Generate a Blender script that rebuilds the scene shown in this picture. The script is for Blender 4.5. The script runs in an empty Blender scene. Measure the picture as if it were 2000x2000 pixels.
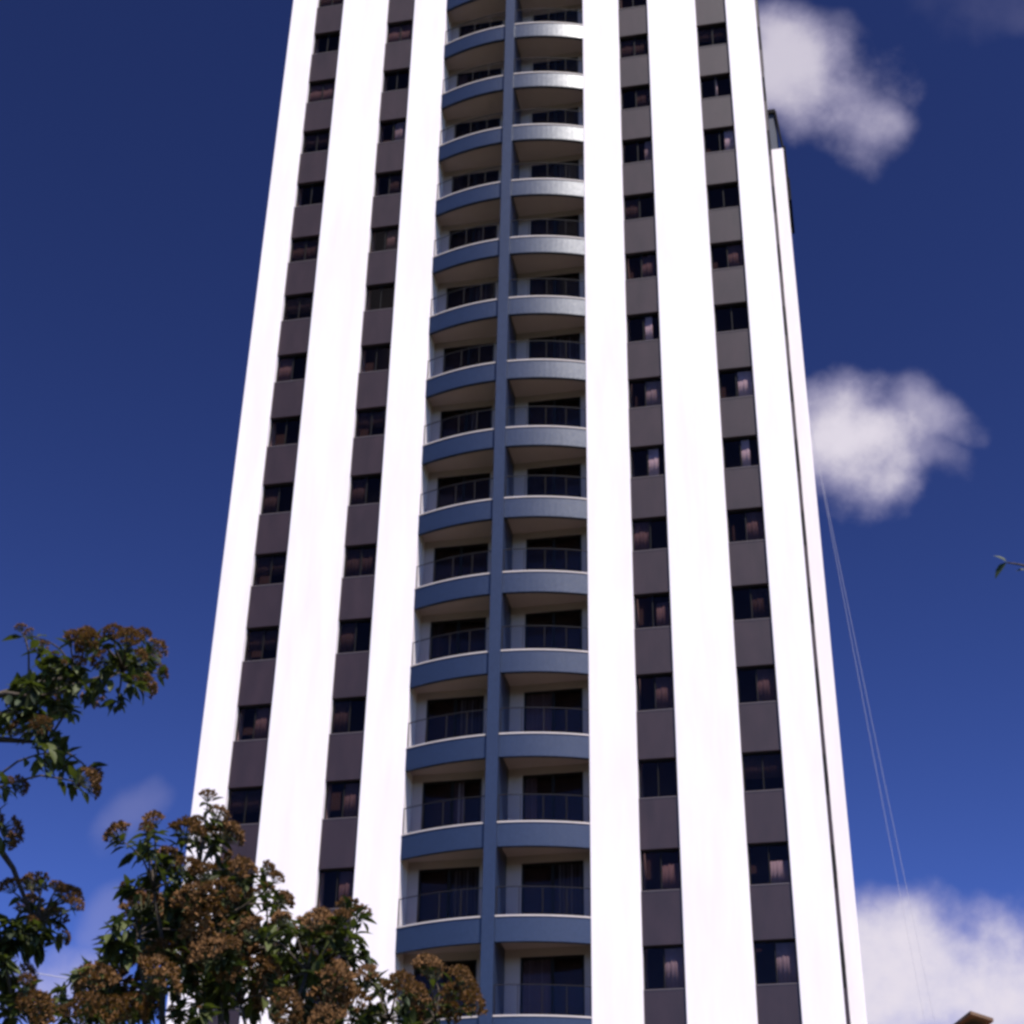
import bpy, math, random
from mathutils import Vector, Matrix
import numpy as np

random.seed(7)
S = bpy.context.scene
COL = S.collection

# ------------------------------------------------------------------ camera
CAM = Vector((10.30, -46.67, 1.6))
FPX = 3341.0                                   # focal length in units of the 2000 px frame
PITCH, ROLL, YAW = math.radians(32.81), math.radians(1.10), math.radians(12.05)
FW = Vector((-math.sin(YAW) * math.cos(PITCH), math.cos(YAW) * math.cos(PITCH), math.sin(PITCH)))
_r0 = Vector((math.cos(YAW), math.sin(YAW), 0))
_u0 = _r0.cross(FW)
RT = math.cos(ROLL) * _r0 + math.sin(ROLL) * _u0
UP = -math.sin(ROLL) * _r0 + math.cos(ROLL) * _u0
cd = bpy.data.cameras.new('camera')
cd.sensor_width = 36.0
cd.lens = FPX / 2000 * 36.0
cd.clip_start, cd.clip_end = 0.1, 20000
cam = bpy.data.objects.new('camera', cd)
COL.objects.link(cam)
cam.matrix_world = Matrix(((RT.x, UP.x, -FW.x, CAM.x), (RT.y, UP.y, -FW.y, CAM.y), (RT.z, UP.z, -FW.z, CAM.z), (0, 0, 0, 1)))
S.camera = cam


def ray(x, y):
    return (FW * FPX + RT * (x - 1000) + UP * (1000 - y)).normalized()


def at(x, y, dist):
    """a point of the place seen at (x, y), dist metres away along the ground"""
    d = ray(x, y)
    return CAM + d * (dist / math.hypot(d.x, d.y))


# ------------------------------------------------------------------ sun, sky, exposure
SUN_AZ, SUN_EL = math.radians(38), math.radians(60)     # azimuth to the right of the facade's normal
SUN_DIR = Vector((math.sin(SUN_AZ) * math.cos(SUN_EL), -math.cos(SUN_AZ) * math.cos(SUN_EL), math.sin(SUN_EL)))
ld = bpy.data.lights.new('sun', 'SUN')
ld.energy, ld.angle, ld.color = 5.0, math.radians(0.53), (1.0, 0.955, 0.90)
sun = bpy.data.objects.new('sun', ld)
COL.objects.link(sun)
sun.rotation_euler = (-SUN_DIR).to_track_quat('-Z', 'Y').to_euler()
sun.location = (30, -40, 90)

W = bpy.data.worlds.new('World')
S.world = W
W.use_nodes = True
W.cycles.sampling_method = 'MANUAL'
W.cycles.sample_map_resolution = 512
SKY_STRENGTH = 0.05
CLOUD_STRENGTH = 0.40


def build_world():
    nt = W.node_tree
    N, L = nt.nodes, nt.links
    N.clear()

    def node(t, **kw):
        n = N.new(t)
        for k, v in kw.items():
            setattr(n, k, v)
        return n

    def put(sock, v):
        if hasattr(v, 'is_output'):
            L.new(v, sock)
        else:
            sock.default_value = v

    def m(op, a, b=0.0, c=0.0, clamp=False):
        n = node('ShaderNodeMath', operation=op, use_clamp=clamp)
        put(n.inputs[0], a); put(n.inputs[1], b); put(n.inputs[2], c)
        return n.outputs[0]

    def vdot(a, v):
        n = node('ShaderNodeVectorMath', operation='DOT_PRODUCT')
        L.new(a, n.inputs[0]); n.inputs[1].default_value = v
        return n.outputs['Value']

    def sstep(x, lo, hi):
        n = node('ShaderNodeMapRange', interpolation_type='SMOOTHSTEP')
        put(n.inputs[0], x); n.inputs[1].default_value = lo; n.inputs[2].default_value = hi
        return n.outputs[0]

    tc = node('ShaderNodeTexCoord')
    D = tc.outputs['Generated']
    sky = node('ShaderNodeTexSky', sky_type='NISHITA')
    sky.sun_disc = False
    sky.sun_elevation = SUN_EL
    sky.sun_rotation = math.atan2(SUN_DIR.x, SUN_DIR.y)
    sky.altitude = 1500
    sky.air_density, sky.dust_density, sky.ozone_density = 0.8, 0.6, 4.0
    hs = node('ShaderNodeHueSaturation')
    hs.inputs['Hue'].default_value = 0.500
    hs.inputs['Saturation'].default_value = 0.92
    hs.inputs['Value'].default_value = 0.285
    gm = node('ShaderNodeGamma')                 # slide film's steep contrast
    gm.inputs[1].default_value = 2.35
    L.new(sky.outputs[0], gm.inputs[0])
    L.new(gm.outputs[0], hs.inputs['Color'])
    bg = node('ShaderNodeBackground')
    bg.inputs[1].default_value = SKY_STRENGTH
    L.new(hs.outputs[0], bg.inputs[0])

    def noise(scale, detail, rough, dist, off):
        mp = node('ShaderNodeMapping')
        mp.inputs['Location'].default_value = off
        L.new(D, mp.inputs['Vector'])
        n = node('ShaderNodeTexNoise')
        n.inputs['Scale'].default_value = scale
        n.inputs['Detail'].default_value = detail
        n.inputs['Roughness'].default_value = rough
        n.inputs['Distortion'].default_value = dist
        L.new(mp.outputs[0], n.inputs['Vector'])
        return n.outputs[0]

    n1 = noise(11.0, 8.0, 0.57, 0.0, (3.1, 1.7, 0.4))
    n2 = noise(5.0, 4.0, 0.5, 0.0, (7.7, 2.2, 5.0))
    fl = m('SUBTRACT', n1, 0.5)

    wn = node('ShaderNodeTexNoise')             # bends the clouds' outlines
    wn.inputs['Scale'].default_value = 9.0
    wn.inputs['Detail'].default_value = 3.0
    L.new(D, wn.inputs['Vector'])
    w1 = node('ShaderNodeVectorMath', operation='SUBTRACT'); L.new(wn.outputs[1], w1.inputs[0]); w1.inputs[1].default_value = (.5, .5, .5)
    w2 = node('ShaderNodeVectorMath', operation='SCALE'); L.new(w1.outputs[0], w2.inputs[0]); w2.inputs['Scale'].default_value = 0.075
    w3 = node('ShaderNodeVectorMath', operation='ADD'); L.new(D, w3.inputs[0]); L.new(w2.outputs[0], w3.inputs[1])
    DW = w3.outputs[0]
    # cumulus seen in the frame: centre, half width, half height (frame units), turn, opacity
    clouds = [
        (1545, 118, 205, 120, 20, 0.80), (1665, 185, 120, 75, 40, 0.64), (1600, 50, 110, 50, 10, 0.3),
        (1620, 882, 215, 108, -2, 0.95), (1775, 845, 130, 72, 0, 0.60), (1770, 905, 95, 55, 10, 0.45),
        (1800, 1945, 330, 185, 6, 1.0), (2080, 1960, 230, 220, 0, 1.0), (1690, 2020, 220, 150, 0, 1.0),
        (235, 1585, 95, 42, -14, 0.15), (195, 1790, 60, 80, 0, 0.17), (75, 1950, 130, 95, 25, 0.66),
        (1980, 0, 150, 60, 0, 0.08),
    ]
    alpha = None
    for (x, y, sx, sy, rot, op) in clouds:
        c = ray(x, y)
        cr = math.cos(math.radians(rot)); sr = math.sin(math.radians(rot))
        rr = RT * cr - UP * sr
        uu = RT * sr + UP * cr
        a = m('DIVIDE', m('SUBTRACT', vdot(DW, rr), c.dot(rr)), sx / FPX)
        b = m('DIVIDE', m('SUBTRACT', vdot(DW, uu), c.dot(uu)), sy / FPX)
        e = m('DIVIDE', m('SUBTRACT', vdot(DW, c), 1.0), 0.12)
        q = m('ADD', m('ADD', m('MULTIPLY', a, a), m('MULTIPLY', b, b)), m('MULTIPLY', e, e))
        k = m('MULTIPLY_ADD', fl, 3.6, m('SUBTRACT', 0.74, q))
        k = m('MULTIPLY', sstep(k, -0.45, 1.15), op)
        alpha = k if alpha is None else m('MAXIMUM', alpha, k)
    # the rest of the sky carries scattered cumulus of the same kind
    away = sstep(vdot(D, FW), 0.86, 0.70)
    low = m('MULTIPLY', sstep(m('ADD', n2, m('MULTIPLY', fl, 0.35)), 0.60, 0.72), away)
    alpha = m('MAXIMUM', alpha, m('MULTIPLY', low, 0.9))
    ramp = node('ShaderNodeMix', data_type='RGBA')
    L.new(sstep(m('ADD', alpha, m('MULTIPLY', fl, 0.4)), 0.25, 1.0), ramp.inputs[0])
    ramp.inputs[6].default_value = (0.74, 0.68, 0.95, 1)
    ramp.inputs[7].default_value = (1.0, 0.93, 1.05, 1)
    bc = node('ShaderNodeBackground')
    bc.inputs[1].default_value = CLOUD_STRENGTH
    L.new(ramp.outputs[2], bc.inputs[0])
    mx = node('ShaderNodeMixShader')
    L.new(alpha, mx.inputs[0]); L.new(bg.outputs[0], mx.inputs[1]); L.new(bc.outputs[0], mx.inputs[2])
    out = node('ShaderNodeOutputWorld')
    L.new(mx.outputs[0], out.inputs[0])


build_world()
S.view_settings.view_transform = 'Standard'
S.view_settings.look = 'None'
S.view_settings.exposure = 0.97
S.view_settings.gamma = 1.0
S.view_settings.use_curve_mapping = False
S.cycles.use_denoising = True
S.cycles.max_bounces = 8
S.cycles.transparent_max_bounces = 16
S.cycles.filter_width = 3.1


# ------------------------------------------------------------------ helpers
def tag(o, label=None, category=None, group=None, kind=None):
    if label: o['label'] = label
    if category: o['category'] = category
    if group: o['group'] = group
    if kind: o['kind'] = kind
    return o


def empty(name, loc=(0, 0, 0)):
    o = bpy.data.objects.new(name, None)
    o.empty_display_size = 0.3
    o.location = loc
    COL.objects.link(o)
    return o


def link(name, me, parent=None, loc=None):
    o = bpy.data.objects.new(name, me)
    COL.objects.link(o)
    if parent is not None:
        o.parent = parent
    if loc is not None:
        o.location = loc
    return o


class MB:
    """collects boxes, prisms, tubes and leaves; mesh() makes one mesh of them"""
    def __init__(self):
        self.v, self.f, self.mi = [], [], []

    def face_set(self, vs, fs, mat=0):
        b = len(self.v)
        self.v += [tuple(p) for p in vs]
        self.f += [tuple(b + i for i in f) for f in fs]
        self.mi += [mat] * len(fs)

    def box(self, x0, x1, y0, y1, z0, z1, mat=0):
        self.face_set([(x0, y0, z0), (x1, y0, z0), (x1, y1, z0), (x0, y1, z0), (x0, y0, z1), (x1, y0, z1), (x1, y1, z1), (x0, y1, z1)],
                      [(3, 2, 1, 0), (4, 5, 6, 7), (0, 1, 5, 4), (1, 2, 6, 5), (2, 3, 7, 6), (3, 0, 4, 7)], mat)
        return self

    def bbox(self, x0, x1, y0, y1, z0, z1, c=0.01):
        """box whose four upright edges are chamfered"""
        pts = [(x0 + c, y0), (x1 - c, y0), (x1, y0 + c), (x1, y1 - c), (x1 - c, y1), (x0 + c, y1), (x0, y1 - c), (x0, y0 + c)]
        self.prism(pts, z0, z1)
        return self

    def prism(self, pts, z0, z1, mat=0):
        n = len(pts)
        vs = [(x, y, z0) for x, y in pts] + [(x, y, z1) for x, y in pts]
        fs = [tuple(reversed(range(n))), tuple(range(n, 2 * n))]
        fs += [(i, (i + 1) % n, n + (i + 1) % n, n + i) for i in range(n)]
        self.face_set(vs, fs, mat)
        return self

    def tube(self, pts, radii, seg=6):
        pts = [Vector(p) for p in pts]
        n = len(pts)
        vs, fs = [], []
        for i, p in enumerate(pts):
            t = (pts[min(i + 1, n - 1)] - pts[max(i - 1, 0)])
            t = t.normalized() if t.length > 1e-9 else Vector((0, 0, 1))
            a = t.orthogonal().normalized() if abs(t.z) < 0.95 else t.cross(Vector((1, 0, 0))).normalized()
            if i and len(vs) >= seg:
                a = (pa - t * pa.dot(t)).normalized()
            pa = a
            b = t.cross(a)
            r = radii[i] if hasattr(radii, '__len__') else radii
            vs += [p + (a * math.cos(k * 2 * math.pi / seg) + b * math.sin(k * 2 * math.pi / seg)) * r for k in range(seg)]
        for i in range(n - 1):
            for k in range(seg):
                k2 = (k + 1) % seg
                fs.append((i * seg + k, i * seg + k2, (i + 1) * seg + k2, (i + 1) * seg + k))
        fs.append(tuple(reversed(range(seg))))
        fs.append(tuple((n - 1) * seg + k for k in range(seg)))
        self.face_set(vs, fs)
        return self

    def mesh(self, name, mats, smooth=False):
        me = bpy.data.meshes.new(name)
        me.from_pydata(self.v, [], self.f)
        for mt in (mats if isinstance(mats, (list, tuple)) else [mats]):
            me.materials.append(mt)
        if any(self.mi):
            me.polygons.foreach_set('material_index', self.mi)
        if smooth:
            me.polygons.foreach_set('use_smooth', [True] * len(me.polygons))
        me.update()
        return me


# ------------------------------------------------------------------ materials
def mat(name, color, rough=0.6, spec=0.5, var=0.0, vscale=3.0, bump=0.0, bscale=40.0, metal=0.0, island=0.0, coat=0.0, vstretch=1.0):
    m_ = bpy.data.materials.new(name)
    m_.use_nodes = True
    nt = m_.node_tree
    N, L = nt.nodes, nt.links
    p = N['Principled BSDF']
    p.inputs['Base Color'].default_value = (*color, 1)
    p.inputs['Roughness'].default_value = rough
    p.inputs['Specular IOR Level'].default_value = spec
    p.inputs['Metallic'].default_value = metal
    p.inputs['Coat Weight'].default_value = coat
    tc = N.new('ShaderNodeTexCoord')
    geo = N.new('ShaderNodeNewGeometry')
    src = None
    if var:
        nz = N.new('ShaderNodeTexNoise')
        nz.inputs['Scale'].default_value = vscale
        nz.inputs['Detail'].default_value = 6
        nz.inputs['Roughness'].default_value = 0.65
        mp = N.new('ShaderNodeMapping')
        mp.inputs['Scale'].default_value = (1, 1, vstretch)
        L.new(geo.outputs['Position'], mp.inputs['Vector'])
        L.new(mp.outputs[0], nz.inputs['Vector'])
        mr = N.new('ShaderNodeMapRange')
        mr.inputs[1].default_value, mr.inputs[2].default_value = 0.25, 0.75
        mr.inputs[3].default_value, mr.inputs[4].default_value = 1 - var, 1 + var
        L.new(nz.outputs[0], mr.inputs[0])
        src = mr.outputs[0]
    if island:
        mr = N.new('ShaderNodeMapRange')
        mr.inputs[3].default_value, mr.inputs[4].default_value = 1 - island, 1 + island
        L.new(geo.outputs['Random Per Island'], mr.inputs[0])
        if src is None:
            src = mr.outputs[0]
        else:
            mm = N.new('ShaderNodeMath'); mm.operation = 'MULTIPLY'
            L.new(src, mm.inputs[0]); L.new(mr.outputs[0], mm.inputs[1]); src = mm.outputs[0]
    if src is not None:
        vm = N.new('ShaderNodeVectorMath'); vm.operation = 'SCALE'
        vm.inputs[0].default_value = color
        L.new(src, vm.inputs['Scale'])
        L.new(vm.outputs[0], p.inputs['Base Color'])
    if bump:
        nb = N.new('ShaderNodeTexNoise')
        nb.inputs['Scale'].default_value = bscale
        nb.inputs['Detail'].default_value = 4
        L.new(geo.outputs['Position'], nb.inputs['Vector'])
        b = N.new('ShaderNodeBump')
        b.inputs['Strength'].default_value = bump
        b.inputs['Distance'].default_value = 0.02
        L.new(nb.outputs[0], b.inputs['Height'])
        L.new(b.outputs[0], p.inputs['Normal'])
    return m_


def mosaic(name, color, rough, tile=0.10, jitter=0.05):
    """small glazed tiles: pale joints, every tile a hair out of true"""
    m_ = mat(name, color, rough)
    nt = m_.node_tree
    N, L = nt.nodes, nt.links
    p = N['Principled BSDF']
    geo = N.new('ShaderNodeNewGeometry')
    sc = N.new('ShaderNodeVectorMath'); sc.operation = 'SCALE'; sc.inputs['Scale'].default_value = 1 / tile
    L.new(geo.outputs['Position'], sc.inputs[0])
    fl = N.new('ShaderNodeVectorMath'); fl.operation = 'FLOOR'
    L.new(sc.outputs[0], fl.inputs[0])
    wn = N.new('ShaderNodeTexWhiteNoise')
    L.new(fl.outputs[0], wn.inputs['Vector'])
    mr = N.new('ShaderNodeMapRange')
    mr.inputs[3].default_value, mr.inputs[4].default_value = 0.9, 1.1
    L.new(wn.outputs['Value'], mr.inputs[0])
    vm = N.new('ShaderNodeVectorMath'); vm.operation = 'SCALE'
    vm.inputs[0].default_value = color
    L.new(mr.outputs[0], vm.inputs['Scale'])
    L.new(vm.outputs[0], p.inputs['Base Color'])
    sub = N.new('ShaderNodeVectorMath'); sub.operation = 'SUBTRACT'
    sub.inputs[1].default_value = (0.5, 0.5, 0.5)
    L.new(wn.outputs['Color'], sub.inputs[0])
    ms = N.new('ShaderNodeVectorMath'); ms.operation = 'SCALE'; ms.inputs['Scale'].default_value = jitter * 2
    L.new(sub.outputs[0], ms.inputs[0])
    ad = N.new('ShaderNodeVectorMath'); ad.operation = 'ADD'
    L.new(geo.outputs['Normal'], ad.inputs[0]); L.new(ms.outputs[0], ad.inputs[1])
    nm = N.new('ShaderNodeVectorMath'); nm.operation = 'NORMALIZE'
    L.new(ad.outputs[0], nm.inputs[0])
    L.new(nm.outputs[0], p.inputs['Normal'])
    return m_


def glass(name, tint, refl=0.5, rough=0.02):
    """a flat pane: tinted see-through with a fresnel mirror on it"""
    m_ = bpy.data.materials.new(name)
    m_.use_nodes = True
    nt = m_.node_tree
    N, L = nt.nodes, nt.links
    N.clear()
    tr = N.new('ShaderNodeBsdfTransparent'); tr.inputs[0].default_value = (*tint, 1)
    gl = N.new('ShaderNodeBsdfGlossy'); gl.inputs['Roughness'].default_value = rough
    gl.inputs[0].default_value = (0.9, 0.92, 0.95, 1)
    lw = N.new('ShaderNodeLayerWeight')          # Schlick's fresnel, the same from both faces of the pane
    pw = N.new('ShaderNodeMath'); pw.operation = 'POWER'; pw.inputs[1].default_value = 5.0
    L.new(lw.outputs['Facing'], pw.inputs[0])
    ml = N.new('ShaderNodeMath'); ml.operation = 'MULTIPLY_ADD'; ml.use_clamp = True
    ml.inputs[1].default_value = 0.95 * refl; ml.inputs[2].default_value = 0.045 * refl
    L.new(pw.outputs[0], ml.inputs[0])
    mx = N.new('ShaderNodeMixShader')
    L.new(ml.outputs[0], mx.inputs[0]); L.new(tr.outputs[0], mx.inputs[1]); L.new(gl.outputs[0], mx.inputs[2])
    out = N.new('ShaderNodeOutputMaterial')
    L.new(mx.outputs[0], out.inputs[0])
    return m_


def foliage(name, color, trans=0.25, island=0.45, rough=0.45):
    m_ = mat(name, color, rough, 0.22, island=island)
    nt = m_.node_tree
    N, L = nt.nodes, nt.links
    p = N['Principled BSDF']
    t = N.new('ShaderNodeBsdfTranslucent')
    t.inputs[0].default_value = (color[0] * 1.6, color[1] * 1.8, color[2] * 0.8, 1)
    mx = N.new('ShaderNodeMixShader'); mx.inputs[0].default_value = trans
    L.new(p.outputs[0], mx.inputs[1]); L.new(t.outputs[0], mx.inputs[2])
    L.new(mx.outputs[0], N['Material Output'].inputs[0])
    return m_


M = {
    'white': mat('white_paint', (0.70, 0.622, 0.618), 0.65, 0.2, var=0.08, vscale=1.6, vstretch=0.12, bump=0.05, bscale=30),
    'spandrel': mat('grey_render', (0.023, 0.0120, 0.0135), 0.40, 0.38, var=0.30, vscale=2.6, vstretch=0.3, bump=0.08, bscale=60),
    'blue': mosaic('blue_mosaic', (0.0110, 0.0190, 0.045), 0.38, 0.05, 0.014),
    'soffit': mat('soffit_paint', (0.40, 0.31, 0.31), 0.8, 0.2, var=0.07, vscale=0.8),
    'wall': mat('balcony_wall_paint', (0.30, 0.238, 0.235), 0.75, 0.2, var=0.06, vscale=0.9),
    'coping': mat('stone_coping', (0.46, 0.39, 0.36), 0.6, 0.3, var=0.1, vscale=2.0),
    'frame': mat('dark_bronze_frame', (0.008, 0.007, 0.008), 0.7, 0.1),
    'metal': mat('grey_metal', (0.016, 0.014, 0.016), 0.7, 0.1),
    'floor_tile': mat('dark_floor_tile', (0.07, 0.055, 0.05), 0.6, 0.3, var=0.1),
    'black': mat('black_steel', (0.006, 0.005, 0.006), 0.85, 0.08),
    'room': mat('dark_room', (0.055, 0.040, 0.040), 0.9, 0.1, var=0.2, vscale=0.7),
    'curtain': mat('pale_curtain', (0.62, 0.61, 0.72), 0.85, 0.1),  # sash reflection painted as a pale sheet behind the glass
    'drape': mat('mauve_drape', (0.14, 0.105, 0.115), 0.85, 0.1),
    'pane': glass('window_glass', (0.74, 0.67, 0.66), 0.20),
    'rail_glass': glass('railing_glass', (0.95, 0.96, 0.97), 0.11),
    'sill': mat('grey_sill', (0.085, 0.065, 0.07), 0.6, 0.3),
    'greyblue': mat('grey_blue_paint', (0.050, 0.054, 0.075), 0.8, 0.3),
    'concrete': mat('roof_concrete', (0.30, 0.29, 0.28), 0.85, 0.2, var=0.12),
    'ground': mat('park_grass', (0.06, 0.065, 0.035), 0.95, 0.1, var=0.5, vscale=0.25, bump=0.6, bscale=8),
    'paving': mat('pale_paving', (0.10, 0.095, 0.09), 0.85, 0.2, var=0.15, vscale=0.6),
    'bark': mat('bark', (0.055, 0.043, 0.034), 0.9, 0.1, var=0.35, vscale=12, bump=0.8, bscale=45),
    'leaf': foliage('green_leaf', (0.043, 0.050, 0.013), 0.25, 0.5, 0.6),
    'leaf_dark': foliage('dark_leaf', (0.021, 0.030, 0.013), 0.18, 0.5, 0.6),
    'bloom': foliage('dry_brown_bloom', (0.112, 0.053, 0.0185), 0.15, 0.45, 0.8),
    'stalk': mat('stalk', (0.06, 0.06, 0.03), 0.8, 0.1),
    'brick': mat('chimney_brick', (0.12, 0.05, 0.035), 0.85, 0.2, var=0.3, vscale=6, bump=0.5, bscale=25),
    'cap': mat('clay_cap', (0.13, 0.075, 0.045), 0.8, 0.2, var=0.25, vscale=5),
    'tile': mat('clay_tile', (0.30, 0.13, 0.075), 0.8, 0.2, var=0.3, vscale=3),
    'plaster': mat('cream_plaster', (0.62, 0.55, 0.44), 0.85, 0.2, var=0.1),
    'cable': mat('grey_cable', (0.30, 0.28, 0.32), 0.6, 0.3),
}

# ------------------------------------------------------------------ ground
g = MB(); R_ = 6000
g.face_set([(-R_, -R_, 0), (R_, -R_, 0), (R_, R_, 0), (-R_, R_, 0)], [(0, 1, 2, 3)])
tag(link('ground', g.mesh('ground', M['ground'])), kind='structure')
g = MB().box(-14, 15, -6, 20, 0, 0.12)
tag(link('pavement', g.mesh('pavement', M['paving'])), kind='structure')

# ------------------------------------------------------------------ the tower
FLOOR, Z0 = 2.85, 1.08
NLO, NHI = 3, 22                    # storeys built with windows and balconies
ZTOP = Z0 + FLOOR * (NHI + 1) + 0.6
ZBASE = Z0 + FLOOR * NLO - 0.7
tower = empty('apartment_tower', (0, 0, 0.12))
tag(tower, 'tall white apartment tower with grey window strips and curved blue balconies up the middle', 'apartment tower')
OFF = Vector((0, 0, -0.12))         # children are given in ground coordinates


def part(name, me, z=0.0, x=0.0, y=0.0, parent=tower):
    return link(name, me, parent, OFF + Vector((x, y, z)) if parent is tower else Vector((x, y, z)))


BAY = 2.86
PIERS = [(-9.67, -8.59, 0.8), (-7.39, -5.42, 0.8), (-4.25, -BAY, 1.32), (BAY, 4.30, 1.32), (5.48, 7.39, 0.8), (8.58, 9.735, 0.6)]
for x0, x1, d in PIERS:
    part('pier', MB().bbox(x0, x1, 0, d, -0.9, ZTOP, 0.012).mesh('pier', M['white']))
STRIPS = [(-8.59, -7.39), (-5.42, -4.25), (4.30, 5.48), (7.39, 8.58)]

# shell behind the facade
part('core', MB().box(-9.3, 9.3, 1.33, 15.2, -0.9, ZTOP - 0.8).mesh('core', M['room']))
part('side_wall', MB().box(-9.66, -9.31, 0.81, 15.5, -0.9, ZTOP - 0.3).mesh('side_wall', M['white']))
part('side_wall', MB().box(9.31, 9.74, 3.01, 15.5, -0.9, ZTOP - 0.3).mesh('side_wall', M['white']))
part('rear_wall', MB().box(-9.3, 9.3, 15.21, 15.6, -0.9, ZTOP - 0.3).mesh('rear_wall', M['white']))
part('roof', MB().box(-9.3, 9.3, 0.9, 15.2, ZTOP - 0.79, ZTOP - 0.4).mesh('roof', M['concrete']))
for x0, x1 in STRIPS + [(-BAY, BAY)]:
    w = 0.004
    part('base_wall', MB().box(x0 + w, x1 - w, 0.10, 0.5, -0.9, ZBASE).mesh('base_wall', M['spandrel']))
    part('parapet', MB().box(x0 + w, x1 - w, 0.06, 0.5, Z0 + FLOOR * (NHI + 1) - 0.65, ZTOP - 0.05).mesh('parapet', M['white']))

# window strips: one spandrel, sill and window per storey
SILL, HEAD = 0.86, 2.14


def window_meshes(w):
    """frame, two panes, two curtain widths for an opening w wide, 0 at its left bottom corner"""
    h = HEAD - SILL - 0.03
    t = 0.045
    fr = MB()
    fr.box(0, w, 0, 0.06, 0, t); fr.box(0, w, 0, 0.06, h - t, h)
    fr.box(0, t, 0.001, 0.06, t, h - t); fr.box(w - t, w, 0.001, 0.06, t, h - t)
    fr.box(w / 2 - 0.016, w / 2 + 0.016, 0.002, 0.058, t, h - t)
    pa = MB().box(t, w / 2 - 0.016, 0.022, 0.028, t, h - t)
    pb = MB().box(w / 2 + 0.016, w - t, 0.034, 0.040, t, h - t)
    return fr.mesh('window_frame', M['frame']), pa.mesh('pane', M['pane']), pb.mesh('pane', M['pane']), h


def curtain_mesh(x0, x1, z0, z1, m_):
    """a pleated sheet hanging behind the glass"""
    n = max(4, int((x1 - x0) / 0.035))
    vs, fs = [], []
    for i in range(n + 1):
        x = x0 + (x1 - x0) * i / n
        y = 0.075 + 0.012 * math.sin(i * 1.9) + 0.008 * math.sin(i * 0.7)
        vs += [(x, y, z0), (x, y, z1), (x, y + 0.006, z1), (x, y + 0.006, z0)]
    for i in range(n):
        a, b = i * 4, i * 4 + 4
        fs += [(a, b, b + 1, a + 1), (a + 1, b + 1, b + 2, a + 2), (a + 2, b + 2, b + 3, a + 3), (a + 3, b + 3, b, a)]
    q = MB(); q.face_set(vs, fs)
    return q.mesh('curtain', m_, True)


# (strip, storey) -> sheet from, to (share of the width), bottom, top (share of the height), colour
# storey 5 shows its window head lowest at the right-hand strip
LIT = {(2, 5): (0.5, 0.98, 0, 1, 'curtain2'), (3, 5): (0.5, 0.98, 0, 1, 'curtain2'),  # pale and grey sheets are added to imitate reflections in the sashes
       (2, 6): (0.52, 0.98, 0, 0.7, 'drape'), (3, 6): (0.52, 0.98, 0, 0.62, 'curtain2'),
       (2, 11): (0.52, 0.8, 0, 1, 'curtain'), (3, 11): (0.5, 0.74, 0, 1, 'curtain'),
       (2, 12): (0.5, 0.96, 0, 1, 'curtain2'), (3, 12): (0.55, 0.98, 0, 1, 'curtain'),
       (2, 13): (0.55, 0.76, 0, 1, 'curtain'), (3, 16): (0.66, 0.97, 0, 1, 'curtain'),
       (2, 16): (0.72, 0.97, 0, 1, 'curtain2'), (1, 17): (0.55, 0.97, 0, 1, 'curtain2'),
       (1, 6): (0.55, 0.98, 0, 1, 'drape'), (1, 7): (0.5, 0.98, 0, 1, 'drape'), (0, 8): (0.5, 0.98, 0, 1, 'drape'),
       (0, 18): (0.04, 0.98, 0, 1, 'drape'), (1, 19): (0.04, 0.98, 0, 1, 'drape'), (1, 15): (0.55, 0.98, 0, 1, 'drape'),
       (3, 8): (0.5, 0.98, 0, 1, 'drape'), (2, 8): (0.5, 0.98, 0, 1, 'drape'), (3, 14): (0.5, 0.98, 0, 1, 'drape'),
       (3, 17): (0.46, 0.54, 0, 1, 'curtain'), (0, 13): (0.04, 0.5, 0, 1, 'drape'), (2, 14): (0.5, 0.9, 0, 1, 'drape'),
       (3, 10): (0.5, 0.98, 0, 1, 'drape'), (2, 10): (0.04, 0.45, 0, 1, 'drape'), (2, 9): (0.6, 0.98, 0, 0.8, 'drape')}
M['curtain2'] = mat('grey_curtain', (0.30, 0.285, 0.34), 0.85, 0.1)  # duller tone of the painted sash reflections

M['blind'] = mat('dim_brown_blind', (0.050, 0.037, 0.038), 0.9, 0.1)
wrnd = random.Random(8)
for si, (x0, x1) in enumerate(STRIPS):
    w = x1 - x0 - 0.008
    xs = x0 + 0.004
    sp_me = MB().box(0, w, 0.0, 0.30, 0, FLOOR - (HEAD - SILL)).mesh('spandrel', M['spandrel'])
    sill_me = MB().box(0, w, -0.012, 0.30, 0, 0.03).mesh('sill', M['sill'])
    fr_me, pa_me, pb_me, wh = window_meshes(w)
    for n in range(NLO, NHI + 1):
        zf = Z0 + FLOOR * n
        sp = part('spandrel', sp_me, zf - FLOOR + HEAD, xs, 0.10)
        link('sill', sill_me, sp, (0, 0, FLOOR - (HEAD - SILL)))
        wi = part('window', fr_me, zf + SILL + 0.03, xs, 0.225)
        link('pane', pa_me, wi); link('pane', pb_me, wi)
        c = LIT.get((si, n))
        if c is None and wrnd.random() < 0.7:      # dim drawn blinds in most other flats
            c = wrnd.choice([(.04, .96, 0, 1, 'blind'), (.04, .48, 0, 1, 'blind'), (.5, .97, 0, 1, 'blind'), (.04, .96, .35, 1, 'blind')])
        if c:
            a, b, zb, zt, mk = c
            link('curtain', curtain_mesh(a * w, b * w, 0.03 + zb * wh, zt * wh - 0.03, M[mk]), wi)
    zf = Z0 + FLOOR * (NHI + 1)
    part('spandrel', MB().box(0, w, 0, 0.30, 0, 0.06).mesh('spandrel', M['spandrel']), zf - FLOOR + HEAD, xs, 0.10)

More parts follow.
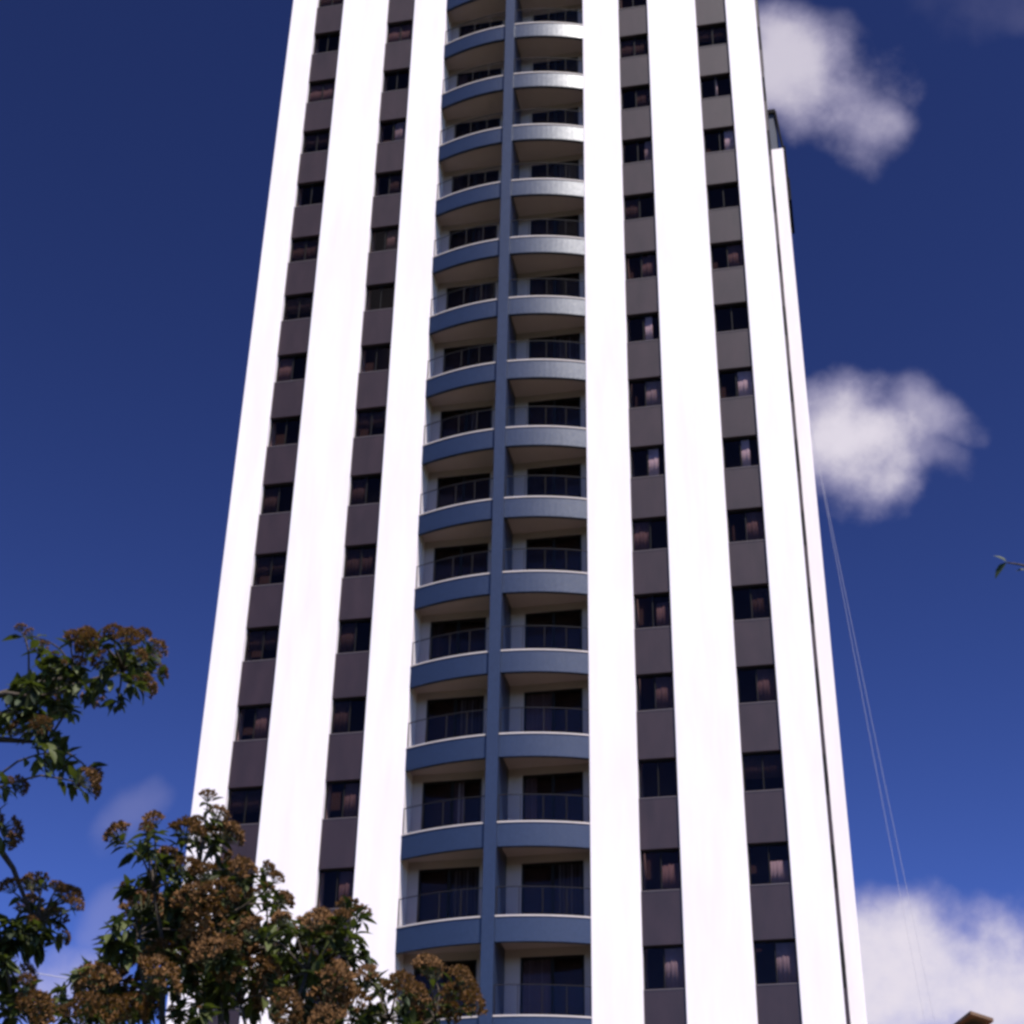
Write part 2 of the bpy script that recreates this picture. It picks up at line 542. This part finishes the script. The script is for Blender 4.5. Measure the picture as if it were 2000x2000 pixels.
# side bay between the front corner and the wing
bay_sp = MB().box(9.32, 9.838, 0.61, 3.0, 0, FLOOR - 1.30).mesh('side_spandrel', M['spandrel'])
bay_wi = MB().box(9.32, 9.833, 0.62, 3.0, 0, 1.30).mesh('side_window', M['frame'])
for n in range(0, NHI + 1):
    zf = Z0 + FLOOR * n
    part('side_spandrel', bay_sp, zf - FLOOR + HEAD)
    part('side_window', bay_wi, zf + HEAD - 1.30)

# lower wing at the right-hand corner with its roof room
part('wing', MB().bbox(9.75, 10.29, 3.0, 12.0, -0.9, 50.15, 0.012).mesh('wing', M['white']))
pr = part('roof_room', MB().box(9.75, 10.085, 3.25, 11.0, 50.15, 52.30).mesh('roof_room', M['greyblue']))
link('roof_slab', MB().box(9.75, 10.12, 3.15, 11.1, 52.31, 52.50).mesh('roof_slab', M['black']), pr)
st = MB()
st.tube([(10.11, 3.2, 52.4), (10.20, 3.2, 51.2), (10.30, 3.2, 50.2)], 0.05, 6)
st.box(10.295, 10.39, 3.05, 5.0, 48.6, 50.3)
st.box(10.295, 10.43, 3.05, 5.0, 47.45, 48.59)
link('side_screen', st.mesh('side_screen', M['black']), pr)

# ---- balconies
SAG = 0.55
RAD = (BAY ** 2 + SAG ** 2) / (2 * SAG)
POST = 0.185
YB = 0.90                          # back wall of the balconies
B_TOP, B_BOT = 0.13, -0.60         # parapet band against its floor
SOF = -0.36


def arc(x, off=0.0):
    return -(math.sqrt((RAD + off) ** 2 - x * x) - (RAD - SAG))


def arc_wall(x0, x1, o0, o1, z0, z1, n=14):
    """curved wall between the offsets o0 (inner) and o1 (outer) of the balcony front"""
    xs = [x0 + (x1 - x0) * i / n for i in range(n + 1)]
    pts = [(x, arc(x, o1)) for x in xs] + [(x, arc(x, o0)) for x in reversed(xs)]
    q = MB()
    nn = len(pts)
    vs = [(x, y, z0) for x, y in pts] + [(x, y, z1) for x, y in pts]
    fs = []
    for i in range(n):
        a, b = i, i + 1
        c, d = nn - 1 - i, nn - 2 - i
        fs += [(a, b, nn + b, nn + a), (d, c, nn + c, nn + d), (b, a, c, d), (nn + a, nn + b, nn + d, nn + c)]
    fs += [(0, nn, 2 * nn - 1, nn - 1), (n, n + 1, nn + n + 1, nn + n)]
    q.face_set(vs, fs)
    return q


part('divider_post', MB().bbox(-POST, POST, -0.66, YB + 0.1, -0.9, ZTOP - 0.2, 0.012).mesh('divider_post', M['blue']))


def build_balcony(sgn):
    x0, x1 = (POST + 0.003, BAY - 0.003) if sgn > 0 else (-BAY + 0.003, -POST - 0.003)
    n = 14
    xs = [x0 + (x1 - x0) * i / n for i in range(n + 1)]
    pts = [(x, arc(x, -0.13)) for x in xs] + [(x1, YB - 0.004), (x0, YB - 0.004)]
    slab = MB().prism(pts, SOF, 0.0)
    slab.mi[1] = 1                     # the floor's upper side is tiled
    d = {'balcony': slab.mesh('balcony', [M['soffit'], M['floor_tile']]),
         'parapet': arc_wall(x0, x1, -0.128, 0.0, B_BOT, B_TOP).mesh('parapet', M['blue'], False),
         'coping': arc_wall(x0, x1, -0.15, 0.022, B_TOP + 0.001, B_TOP + 0.042).mesh('coping', M['coping'])}
    rail = arc_wall(x0, x1, -0.078, -0.052, 1.025, 1.045)
    k = 4
    glass_me = []
    for i in range(k):
        a, b = x0 + (x1 - x0) * i / k, x0 + (x1 - x0) * (i + 1) / k
        glass_me.append(arc_wall(a + 0.03, b - 0.03, -0.070, -0.060, B_TOP + 0.06, 1.015, 5).mesh('glass_panel', M['rail_glass']))
    for i in range(k + 1):
        x = min(max(x0 + (x1 - x0) * i / k, x0 + 0.02), x1 - 0.02)
        rail.box(x - 0.008, x + 0.008, arc(x, -0.05), arc(x, -0.08), B_TOP + 0.055, 1.019)
    d['handrail'] = rail.mesh('handrail', M['metal'])
    d['glass'] = glass_me
    # back wall around the door opening
    dx0, dx1 = (0.64, 2.52) if sgn > 0 else (-2.52, -0.64)
    bw = MB()
    bw.box(x0, dx0, YB, YB + 0.15, 0, FLOOR + SOF)
    bw.box(dx1, x1, YB, YB + 0.15, 0, FLOOR + SOF)
    bw.box(dx0, dx1, YB + 0.001, YB + 0.15, 2.26, FLOOR + SOF)
    bw.box(x0, x1, YB + 0.002, YB + 0.15, FLOOR + SOF, FLOOR)
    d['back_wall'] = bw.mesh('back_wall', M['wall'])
    t = 0.07
    fr = MB()
    y0, y1 = YB + 0.05, YB + 0.12
    fr.box(dx0 + 0.002, dx1 - 0.002, y0, y1, 2.258 - t, 2.258)
    fr.box(dx0 + 0.002, dx1 - 0.002, y0, y1, 0.002, 0.10)
    for xm in (dx0 + 0.002, dx1 - t - 0.002):
        fr.box(xm, xm + t, y0 + 0.001, y1, 0.10, 2.258 - t)
    xm = (dx0 + dx1) / 2
    fr.box(xm - 0.05, xm + 0.05, y0 + 0.002, y1, 0.10, 2.258 - t)
    d['door'] = fr.mesh('balcony_door', M['frame'])
    d['panes'] = [MB().box(dx0 + t, xm - 0.05, y0 + 0.02, y0 + 0.03, 0.10, 2.18).mesh('pane', M['pane']),
                  MB().box(xm + 0.05, dx1 - t, y0 + 0.035, y0 + 0.045, 0.10, 2.18).mesh('pane', M['pane'])]
    d['dx'] = (dx0, dx1)
    return d


rnd = random.Random(21)
BAL = {s: build_balcony(s) for s in (-1, 1)}
for n in range(NLO, NHI + 1):
    zf = Z0 + FLOOR * n
    for s in (-1, 1):
        d = BAL[s]
        b = part('balcony', d['balcony'], zf)
        link('parapet', d['parapet'], b); link('coping', d['coping'], b); link('handrail', d['handrail'], b)
        for q in d['glass']:
            link('glass_panel', q, b)
        part('back_wall', d['back_wall'], zf)
        dr = part('balcony_door', d['door'], zf)
        for q in d['panes']:
            link('pane', q, dr)
        u = rnd.random()
        dx0, dx1 = d['dx']
        if u < 0.75:
            a = rnd.choice((0.03, 0.5)); b2 = a + rnd.choice((0.2, 0.45, 0.46))
            cm = curtain_mesh(dx0 + a * (dx1 - dx0), dx0 + b2 * (dx1 - dx0), 0.12, 2.2, M[rnd.choice(('drape', 'blind', 'blind'))])
            c = link('curtain', cm, dr, (0, YB + 0.02, 0))

# ------------------------------------------------------------------ chimney of a neighbouring house
house = empty('house', (0, 0, 0))
tag(house, 'house at the lower right corner of which only the brown chimney top shows', 'house')
hc = at(1895, 1974, 27.0)
hz = hc.z
a = math.radians(40)


def rot2(px, py):
    return (hc.x + px * math.cos(a) - py * math.sin(a), hc.y + px * math.sin(a) + py * math.cos(a))


def rbox(mb, x0, x1, y0, y1, z0, z1):
    mb.prism([rot2(x0, y0), rot2(x1, y0), rot2(x1, y1), rot2(x0, y1)], z0, z1)


q = MB(); rbox(q, 0.05, 0.40, 0.05, 0.70, hz - 2.8, hz - 0.20)
ch = link('chimney', q.mesh('chimney', M['brick']), house)
q = MB()                                  # a tilted clay slab caps it
cs = [(0.0, 0.0), (0.45, 0.0), (0.45, 0.75), (0.0, 0.75)]
vs = [(*rot2(u, v), hz - 0.10 * u - 0.26 * v - t) for t in (0.05, 0.0) for u, v in cs]
q.face_set(vs, [(3, 2, 1, 0), (4, 5, 6, 7), (0, 1, 5, 4), (1, 2, 6, 5), (2, 3, 7, 6), (3, 0, 4, 7)])
link('cap', q.mesh('cap', M['cap']), ch)
q = MB(); rbox(q, -3, 6, -1, 7, 0, hz - 3.6)
link('wall', q.mesh('wall', M['plaster']), house)
q = MB()
za, zb = hz - 3.6, hz - 2.3
p_ = [rot2(-3.4, -1.4), rot2(6.4, -1.4), rot2(6.4, 7.4), rot2(-3.4, 7.4), rot2(-0.5, 3), rot2(3.5, 3)]
vs = [(*p_[i], za + 0.01) for i in range(4)] + [(*p_[4], zb), (*p_[5], zb)]
q.face_set(vs, [(3, 2, 1, 0), (0, 1, 5, 4), (1, 2, 5), (2, 3, 4, 5), (3, 0, 4)])
link('roof', q.mesh('roof', M['tile']), house)

# ------------------------------------------------------------------ cables
def cable(name, p0, p1, sag, r, label, group=None):
    p0, p1 = Vector(p0), Vector(p1)
    pts = []
    for i in range(25):
        t = i / 24
        p = p0.lerp(p1, t)
        p.z -= sag * 4 * t * (1 - t)
        pts.append(p)
    o = link(name, MB().tube(pts, r, 5).mesh(name, M['cable'], True))
    tag(o, label, 'cable', group)


def at_y(x, y, Y):
    d = ray(x, y)
    return CAM + d * ((Y - CAM.y) / d.y)


pa = at_y(1576, 790, 9.0)
cable('stay_cable', pa, at_y(1836, 2150, 9.0), 0.25, 0.005, 'left of two thin pale cables slanting down from the tower\'s right side')
cable('stay_cable', pa + Vector((0, .25, 0.1)), at_y(1858, 2150, 9.0), 0.25, 0.005, 'right of two thin pale cables slanting down from the tower\'s right side')
cable('overhead_cable', at(-900, 1705, 24), at(1300, 2065, 24), 0.25, 0.006, 'thin overhead cable crossing the sky gap at lower left')

# ------------------------------------------------------------------ trees
rt = random.Random(5)


def leaf_geo(mb, p, d, up, ln, wd, matn=0):
    """one folded, bent leaf starting at p and pointing along d"""
    d = d.normalized()
    s = d.cross(up)
    s = s.normalized() if s.length > 1e-4 else d.orthogonal().normalized()
    n = s.cross(d).normalized()
    prof = [(0.0, 0.05), (0.3, 0.9), (0.6, 0.85), (0.85, 0.4), (1.0, 0.02)]
    vs = []
    for t, w in prof:
        c = p + d * (ln * t) - n * (ln * 0.22 * t * t)
        e = s * (wd * 0.5 * w)
        lift = n * (wd * 0.20 * w)
        vs += [c - e + lift, c, c + e + lift]
    fs = []
    for i in range(len(prof) - 1):
        a_ = i * 3
        fs += [(a_, a_ + 1, a_ + 4, a_ + 3), (a_ + 1, a_ + 2, a_ + 5, a_ + 4)]
    mb.face_set(vs, fs, matn)


def rvec(r):
    while True:
        v = Vector((r.uniform(-1, 1), r.uniform(-1, 1), r.uniform(-1, 1)))
        if 0.05 < v.length < 1:
            return v.normalized()


def bloom_mesh(seed, rad):
    """a domed head of small fuzzy dry flowers on thin stalks"""
    r = random.Random(seed)
    q = MB()
    nk = r.randint(26, 36)
    for i in range(nk):
        u = math.sqrt((i + r.random()) / nk)
        th = i * 2.39996 + r.uniform(-.3, .3)
        px, py = u * math.cos(th) * rad, u * math.sin(th) * rad
        pz = rad * (0.95 - 0.65 * u * u) + r.uniform(-.12, .12) * rad
        c = Vector((px, py, pz))
        b = Vector((px * 0.25, py * 0.25, -rad * 0.35))
        q.tube([b, b.lerp(c, 0.6) + Vector((px, py, 0)) * 0.08, c], [0.0030, 0.0024, 0.002], 3)
        q.mi[-8:] = [1] * 8
        kr = rad * r.uniform(0.17, 0.29)
        ax = Vector((px * 0.8, py * 0.8, rad)).normalized()
        # fuzzy head: core of 8 faces plus spiky bracts
        a_ = ax.orthogonal().normalized(); bb = ax.cross(a_)
        q.face_set([c + ax * kr * 0.55, c - ax * kr * 0.6, c + a_ * kr * .7, c - a_ * kr * .7, c + bb * kr * .7, c - bb * kr * .7],
                   [(0, 2, 4), (0, 4, 3), (0, 3, 5), (0, 5, 2), (1, 4, 2), (1, 3, 4), (1, 5, 3), (1, 2, 5)])
        for k in range(14):
            v = (rvec(r) + ax * 0.75).normalized()
            sd = v.orthogonal().normalized() * kr * r.uniform(0.16, 0.3)
            tip = c + v * kr * r.uniform(0.95, 1.35)
            q.face_set([c + v * kr * 0.35 - sd, c + v * kr * 0.35 + sd, tip + sd * 0.6, tip - sd * 0.6], [(0, 1, 2, 3)])
    return q.mesh('flower_head', [M['bloom'], M['stalk']])


BLOOMS = [bloom_mesh(100 + i, 0.125) for i in range(7)]
LEAF_ME = []
for i in range(5):
    q = MB()
    leaf_geo(q, Vector((0, 0, 0)), Vector((1, 0, -0.1 * i)), Vector((0, 0, 1)), 1.0, 0.40 + 0.03 * i)
    LEAF_ME.append(q.mesh('leaf', M['leaf'] if i % 2 else M['leaf_dark'], True))


def limb(p0, p1, r, bend=0.12, n=5):
    """a slightly crooked line of points from p0 to p1"""
    L_ = (p1 - p0).length
    pts = []
    off = rvec(r) * L_ * bend
    for i in range(n + 1):
        t = i / n
        p = p0.lerp(p1, t) + off * math.sin(math.pi * t) + rvec(r) * L_ * 0.02 * (0 < i < n)
        p.z += L_ * 0.10 * math.sin(math.pi * t)
        pts.append(p)
    return pts


def build_tree(name, label, base, fork, nodes, sprigs, seed, leaves_per=12, n_leaf_objects=120, trunk_r=0.11, leaf_len=(0.085, 0.14), group=None):
    """trunk to the fork, limbs to the nodes, twigs from the nearest node to every sprig; a sprig carries leaves and maybe a flower head"""
    r = random.Random(seed)
    root = empty(name, base)
    tag(root, label, 'tree', group)
    B = Vector(base)
    q = MB()
    pts = limb(B - Vector((0, 0, 0.1)), fork, r, 0.04)
    q.tube([p - B for p in pts], [trunk_r * (1.25 - 0.4 * i / 5) for i in range(6)], 9)
    link('trunk', q.mesh('trunk', M['bark'], True), root)
    for nd in nodes:
        q = MB()
        pts = limb(fork, nd, r, 0.08)
        q.tube([p - B for p in pts], [trunk_r * (0.36 - 0.28 * i / 5) for i in range(6)], 7)
        link('branch', q.mesh('branch', M['bark'], True), root)
    tw, fo = MB(), MB()
    singles = []
    for (p, bl, nl) in sprigs:
        nd = min(nodes, key=lambda k: (k - p).length + 0.6 * max(0, k.z - p.z))
        pts = limb(nd, p, r, 0.10, 4)
        tw.tube([k - B for k in pts], [0.010, 0.008, 0.007, 0.006, 0.004], 4)
        axis = (p - pts[-2]).normalized()
        axis = (axis + Vector((0, 0, 0.8))).normalized()
        for k in range(int(nl * leaves_per)):
            t = r.random() ** 0.7
            q0 = pts[-2].lerp(p, t) if r.random() < 0.75 else pts[-3].lerp(pts[-2], r.random())
            q0 = q0 + rvec(r) * 0.03
            v = rvec(r); v = (v - axis * v.dot(axis)).normalized()
            v = (v + axis * r.uniform(-0.2, 0.9) + Vector((0, 0, -0.25))).normalized()
            ln = r.uniform(*leaf_len)
            singles.append((q0, v, ln))
        if bl > 0:
            z = axis
            x = z.orthogonal().normalized()
            x = Matrix.Rotation(r.uniform(0, 6.28), 3, z) @ x
            y = z.cross(x)
            sc = bl * r.uniform(0.8, 1.2)
            o = link('flower_head', r.choice(BLOOMS), root)
            o.matrix_local = Matrix.Translation(p - B + z * 0.02) @ Matrix((x, y, z)).transposed().to_4x4() @ Matrix.Scale(sc, 4)
    link('twigs', tw.mesh('twigs', M['bark'], True), root)
    # the leaves nearest the viewer stand singly, the rest are one mass
    singles.sort(key=lambda s_: (s_[0] - CAM).length)
    for i, (q0, v, ln) in enumerate(singles):
        if i < n_leaf_objects:
            s_ = v.cross(Vector((0, 0, 1))).normalized()
            n_ = s_.cross(v).normalized()
            o = link('leaf', r.choice(LEAF_ME), root)
            o.matrix_local = Matrix.Translation(q0 - B) @ Matrix((v, -s_, n_)).transposed().to_4x4() @ Matrix.Scale(ln, 4)
        else:
            leaf_geo(fo, q0 - B, v, Vector((r.uniform(-.4, .4), r.uniform(-.4, .4), 1)), ln, ln * r.uniform(0.38, 0.52), r.choice((0, 0, 1)))
    if fo.v:
        o = link('crown', fo.mesh('crown', [M['leaf'], M['leaf_dark']], True), root)
        o['kind'] = 'stuff'
    return root


def spread(anchors, dist, depth, r, extra=0, jit=16):
    """sprigs round seen places, thrown forward and back through the crown"""
    out = []
    for (x, y, bl, nl) in anchors:
        out.append((at(x, y, dist + r.uniform(-depth, depth)), bl, nl))
        for k in range(extra):
            out.append((at(x + r.uniform(-jit, jit), y + r.uniform(0, jit * 1.3), dist + r.uniform(-depth, depth)), bl * (r.random() < 0.45), nl))
    return out


# the flowering tree in front of the tower's left foot
DM = 11.5
anch = [(405, 1565, .55, .4), (422, 1600, .6, .5), (385, 1612, .5, .7), (300, 1612, .6, .5), (285, 1625, .4, .8), (236, 1640, .7, .6), (362, 1640, .8, .8),
        (415, 1650, .9, .6), (440, 1640, .9, .4), (270, 1668, .2, 1.0), (320, 1690, .8, 1.0), (300, 1720, .3, 1.2), (360, 1705, .9, 1.0), (250, 1735, .3, 1.0),
        (395, 1720, .9, .9), (440, 1700, 1., .7), (470, 1715, .9, .6), (515, 1705, .5, .3), (535, 1725, .5, .3), (520, 1752, .5, .5), (546, 1765, .5, .4),
        (330, 1760, .4, 1.2), (280, 1785, 1.2, .6), (380, 1770, 1., 1.0), (430, 1765, 1.1, .8), (470, 1770, 1.1, .7), (240, 1800, .2, .9), (215, 1815, 0, .9),
        (320, 1815, 1.1, .8), (360, 1830, 1.2, .8), (410, 1815, 1.2, .8), (455, 1825, 1.2, .8), (500, 1830, .9, .8), (555, 1810, .7, .5), (590, 1825, .8, .5), (622, 1815, .8, .5),
        (212, 1850, 0, 1.0), (160, 1900, 0, .7), (185, 1935, 1.1, .6), (215, 1945, 1.2, .6), (200, 1880, 0, .9), (250, 1865, 0, 1.1), (280, 1880, .5, 1.0), (320, 1870, .9, 1.1),
        (370, 1885, 1., 1.1), (420, 1875, 1.2, .8), (470, 1880, 1.1, .9), (515, 1870, .5, .6), (540, 1890, .4, .6), (575, 1880, .9, .8), (610, 1890, .5, 1.0), (640, 1870, .3, 1.2),
        (680, 1778, .7, .5), (702, 1795, .7, .5), (665, 1800, .6, .7), (690, 1830, 0, .7), (645, 1830, .2, 1.1), (718, 1868, 0, .9), (690, 1880, .2, 1.0), (660, 1850, .2, 1.0),
        (300, 1925, 1.2, .8), (340, 1930, .2, 1.4), (380, 1925, .2, 1.5), (420, 1930, 0, 1.7), (455, 1915, .8, 1.2), (500, 1920, 1.1, .8), (545, 1930, 1., .8), (590, 1920, 1., .9), (640, 1925, 1.1, .8),
        (685, 1920, .3, 1.0), (720, 1915, .6, .7), (745, 1930, .4, .7), (780, 1935, .8, .5), (805, 1950, .7, .5), (835, 1900, .8, .2), (850, 1912, .8, .2), (895, 1918, .6, .2), (905, 1938, .7, .2), (880, 1952, .7, .3),
        (915, 1972, .8, .3), (870, 1985, .9, .4), (830, 1980, .8, .5), (790, 1985, 1.0, .7), (740, 1985, .7, .7), (690, 1975, 1.1, .7), (640, 1975, 1.2, .7), (590, 1970, 1.1, .9), (540, 1975, 1., .8), (490, 1970, .3, 1.4),
        (440, 1970, .2, 1.7), (390, 1975, .1, 1.7), (340, 1980, .3, 1.3), (290, 1975, .6, 1.1), (250, 1980, .8, 1.0), (210, 1990, 1., 1.0), (170, 1980, .8, 1.0), (130, 1985, .4, .9), (110, 1965, .3, .7),
        (300, 1850, .2, 1.2), (350, 1795, .4, 1.2), (400, 1850, .6, 1.1), (450, 1860, .7, 1.0), (550, 1850, .2, .5), (600, 1855, .2, .7)]
r5 = random.Random(12)
sp = spread(anch, DM, 0.55, r5)
sp += spread([(x, y, bl * .8, nl * .9) for (x, y, bl, nl) in anch if y > 1740 and x < 660 and r5.random() < 0.75], DM + 0.8, 0.5, r5)
# the crown goes on below the frame
for k in range(60):
    sp.append((at(r5.uniform(120, 900), r5.uniform(2000, 2330), DM + r5.uniform(-.9, .9)), r5.choice((0, .8, 1.0)), 1.3))
gp = at(480, 1900, DM + 0.2)
nodes = [at(x, y, DM + dz) for x, y, dz in [(265, 1830, .1), (300, 1740, -.1), (390, 1700, .2), (430, 1800, -.2), (350, 1900, 0.1), (520, 1850, .2), (600, 1900, -.2), (670, 1870, .1),
                                             (760, 1990, 0), (850, 1990, .1), (200, 1960, .2), (470, 1960, -.1), (150, 2050, 0), (400, 2100, 0), (650, 2080, 0)]]
build_tree('flowering_tree', 'leafy tree with brown dried flower heads covering the tower\'s lower left foot', (gp.x, gp.y, 0), Vector((gp.x + .05, gp.y, 2.6)), nodes, sp, 31,
           leaves_per=22, n_leaf_objects=260, trunk_r=0.12)

# the tree whose boughs reach in from the left edge
DL = 10.5
anch = [(42, 1235, .35, .1), (63, 1243, .5, .2), (81, 1273, .6, .4), (140, 1254, .6, .3), (165, 1256, .8, .4), (180, 1266, .8, .6), (221, 1247, .7, .3), (251, 1259, .7, .5), (277, 1245, .5, .2),
        (300, 1275, .7, .3), (293, 1290, .8, .5), (308, 1316, .6, .3), (265, 1290, .5, .8), (205, 1296, .9, .6), (240, 1300, .3, 1.), (275, 1345, .9, .4), (262, 1330, .3, .8), (177, 1358, .8, .6), (230, 1375, 0, .6),
        (150, 1300, .5, 1.2), (120, 1300, .2, 1.2), (105, 1285, .3, .8), (90, 1330, 0, 1.5), (60, 1345, 0, 1.6), (30, 1350, 0, 1.5), (130, 1340, 0, 1.4), (160, 1335, 0, 1.2), (200, 1335, 0, 1.0), (100, 1370, .3, 1.3), (114, 1385, .5, .9),
        (60, 1390, 0, 1.4), (20, 1385, 0, 1.4), (140, 1385, 0, .9), (79, 1425, .7, .6), (45, 1430, .8, .6), (20, 1415, .3, .9), (95, 1440, 0, .8), (100, 1470, 0, .8), (120, 1475, 0, .8), (88, 1505, 0, .4), (120, 1500, 0, .8),
        (160, 1530, .8, .3), (176, 1512, .6, .2), (172, 1545, .7, .2), (140, 1525, .4, .5), (28, 1540, .7, .2), (14, 1530, .3, .4), (8, 1625, .8, .3), (12, 1645, .5, .3), (-20, 1600, .6, .8)]
r6 = random.Random(44)
sl = [(p, b * 0.8, n_) for p, b, n_ in spread(anch, DL, 0.4, r6)]
low = [(25, 1742, .5, .05), (58, 1736, .5, .05), (75, 1734, .6, .1), (108, 1740, .4, .05), (122, 1757, .6, .1), (137, 1757, .5, .1), (142, 1776, .4, .1), (62, 1780, .6, .5), (105, 1800, .5, .2), (115, 1835, .5, .3),
       (85, 1790, 0, .9), (55, 1815, .5, 1.0), (80, 1825, 0, 1.1), (25, 1810, 0, 1.5), (20, 1845, 0, 1.6), (45, 1850, .2, 1.3), (80, 1855, 0, .8), (15, 1880, 0, 1.4), (35, 1915, .9, .4), (50, 1925, .5, .5), (15, 1940, .2, 1.1), (40, 1960, .4, 1.0), (60, 1980, 1., .8),
       (25, 1985, .5, 1.1), (85, 1985, .3, .9), (5, 1910, 0, 1.1), (-30, 1850, .3, 1.3), (-40, 1930, .3, 1.3)]
sl += spread(low, DL + 0.6, 0.35, r6)
for k in range(90):
    sl.append((at(r6.uniform(-620, -85), r6.uniform(1180, 2250), DL + r6.uniform(-1.2, 1.2)), r6.choice((0, .7, 1.0)), 1.3))
gp = at(-260, 1800, DL + 0.2)
nodes = [at(x, y, DL + dz) for x, y, dz in [(-60, 1400, .1), (60, 1360, 0), (150, 1320, .1), (240, 1310, 0), (90, 1450, .1), (-50, 1560, 0), (-90, 1760, .2), (20, 1830, .5), (70, 1810, .6), (-20, 1900, .5), (30, 1980, .6),
                                             (-250, 1350, 0), (-400, 1500, .3), (-200, 1600, -.4), (-350, 1800, 0), (-150, 2050, .3)]]
build_tree('flowering_tree', 'tree at the left edge whose flowering boughs reach in over the blue sky', (gp.x, gp.y, 0), at(-230, 1480, DL + .2), nodes, sl, 77,
           leaves_per=20, n_leaf_objects=220, trunk_r=0.13)

# the tree at the right, of which one twig shows
DR = 9.0
r7 = random.Random(3)
sr = [(at(1967, 1099, DR), 0, 0), (at(2003, 1113, DR), 0, 0)]
for k in range(45):
    sr.append((at(r7.uniform(2030, 2600), r7.uniform(900, 1900), DR + r7.uniform(-1, 1)), 0, 1.2))
gp = at(2420, 1700, DR)
nodes = [at(x, y, DR + dz) for x, y, dz in [(2060, 1130, 0), (2200, 1300, .2), (2350, 1100, -.2), (2500, 1300, .2), (2300, 1600, 0)]]
rtree = build_tree('green_tree', 'tree beyond the right edge of which one small leafy twig shows against the sky', (gp.x, gp.y, 0), Vector((gp.x, gp.y, 2.8)), nodes, sr, 9,
                   leaves_per=14, n_leaf_objects=40, trunk_r=0.10)
tw = at(1966, 1098, DR)
for (x, y, ln) in [(1946, 1112, .12), (1953, 1084, .085), (1990, 1110, .055)]:
    tip = at(x - (tw - tw).length, y, DR - 0.02)
    start = tw if x < 1980 else at(2003, 1113, DR)
    v = (tip - start).normalized()
    view = (tip - CAM).normalized()
    n_ = (Vector((0, 0, 1)) - v * v.z).normalized()
    n_ = (n_ - view * 1.0); n_ = (n_ - v * n_.dot(v)).normalized()
    s_ = v.cross(n_)
    o = link('leaf', LEAF_ME[2], rtree)
    o.matrix_local = Matrix.Translation(start - Vector((gp.x, gp.y, 0))) @ Matrix((v, -s_, n_)).transposed().to_4x4() @ Matrix.Scale(ln, 4)
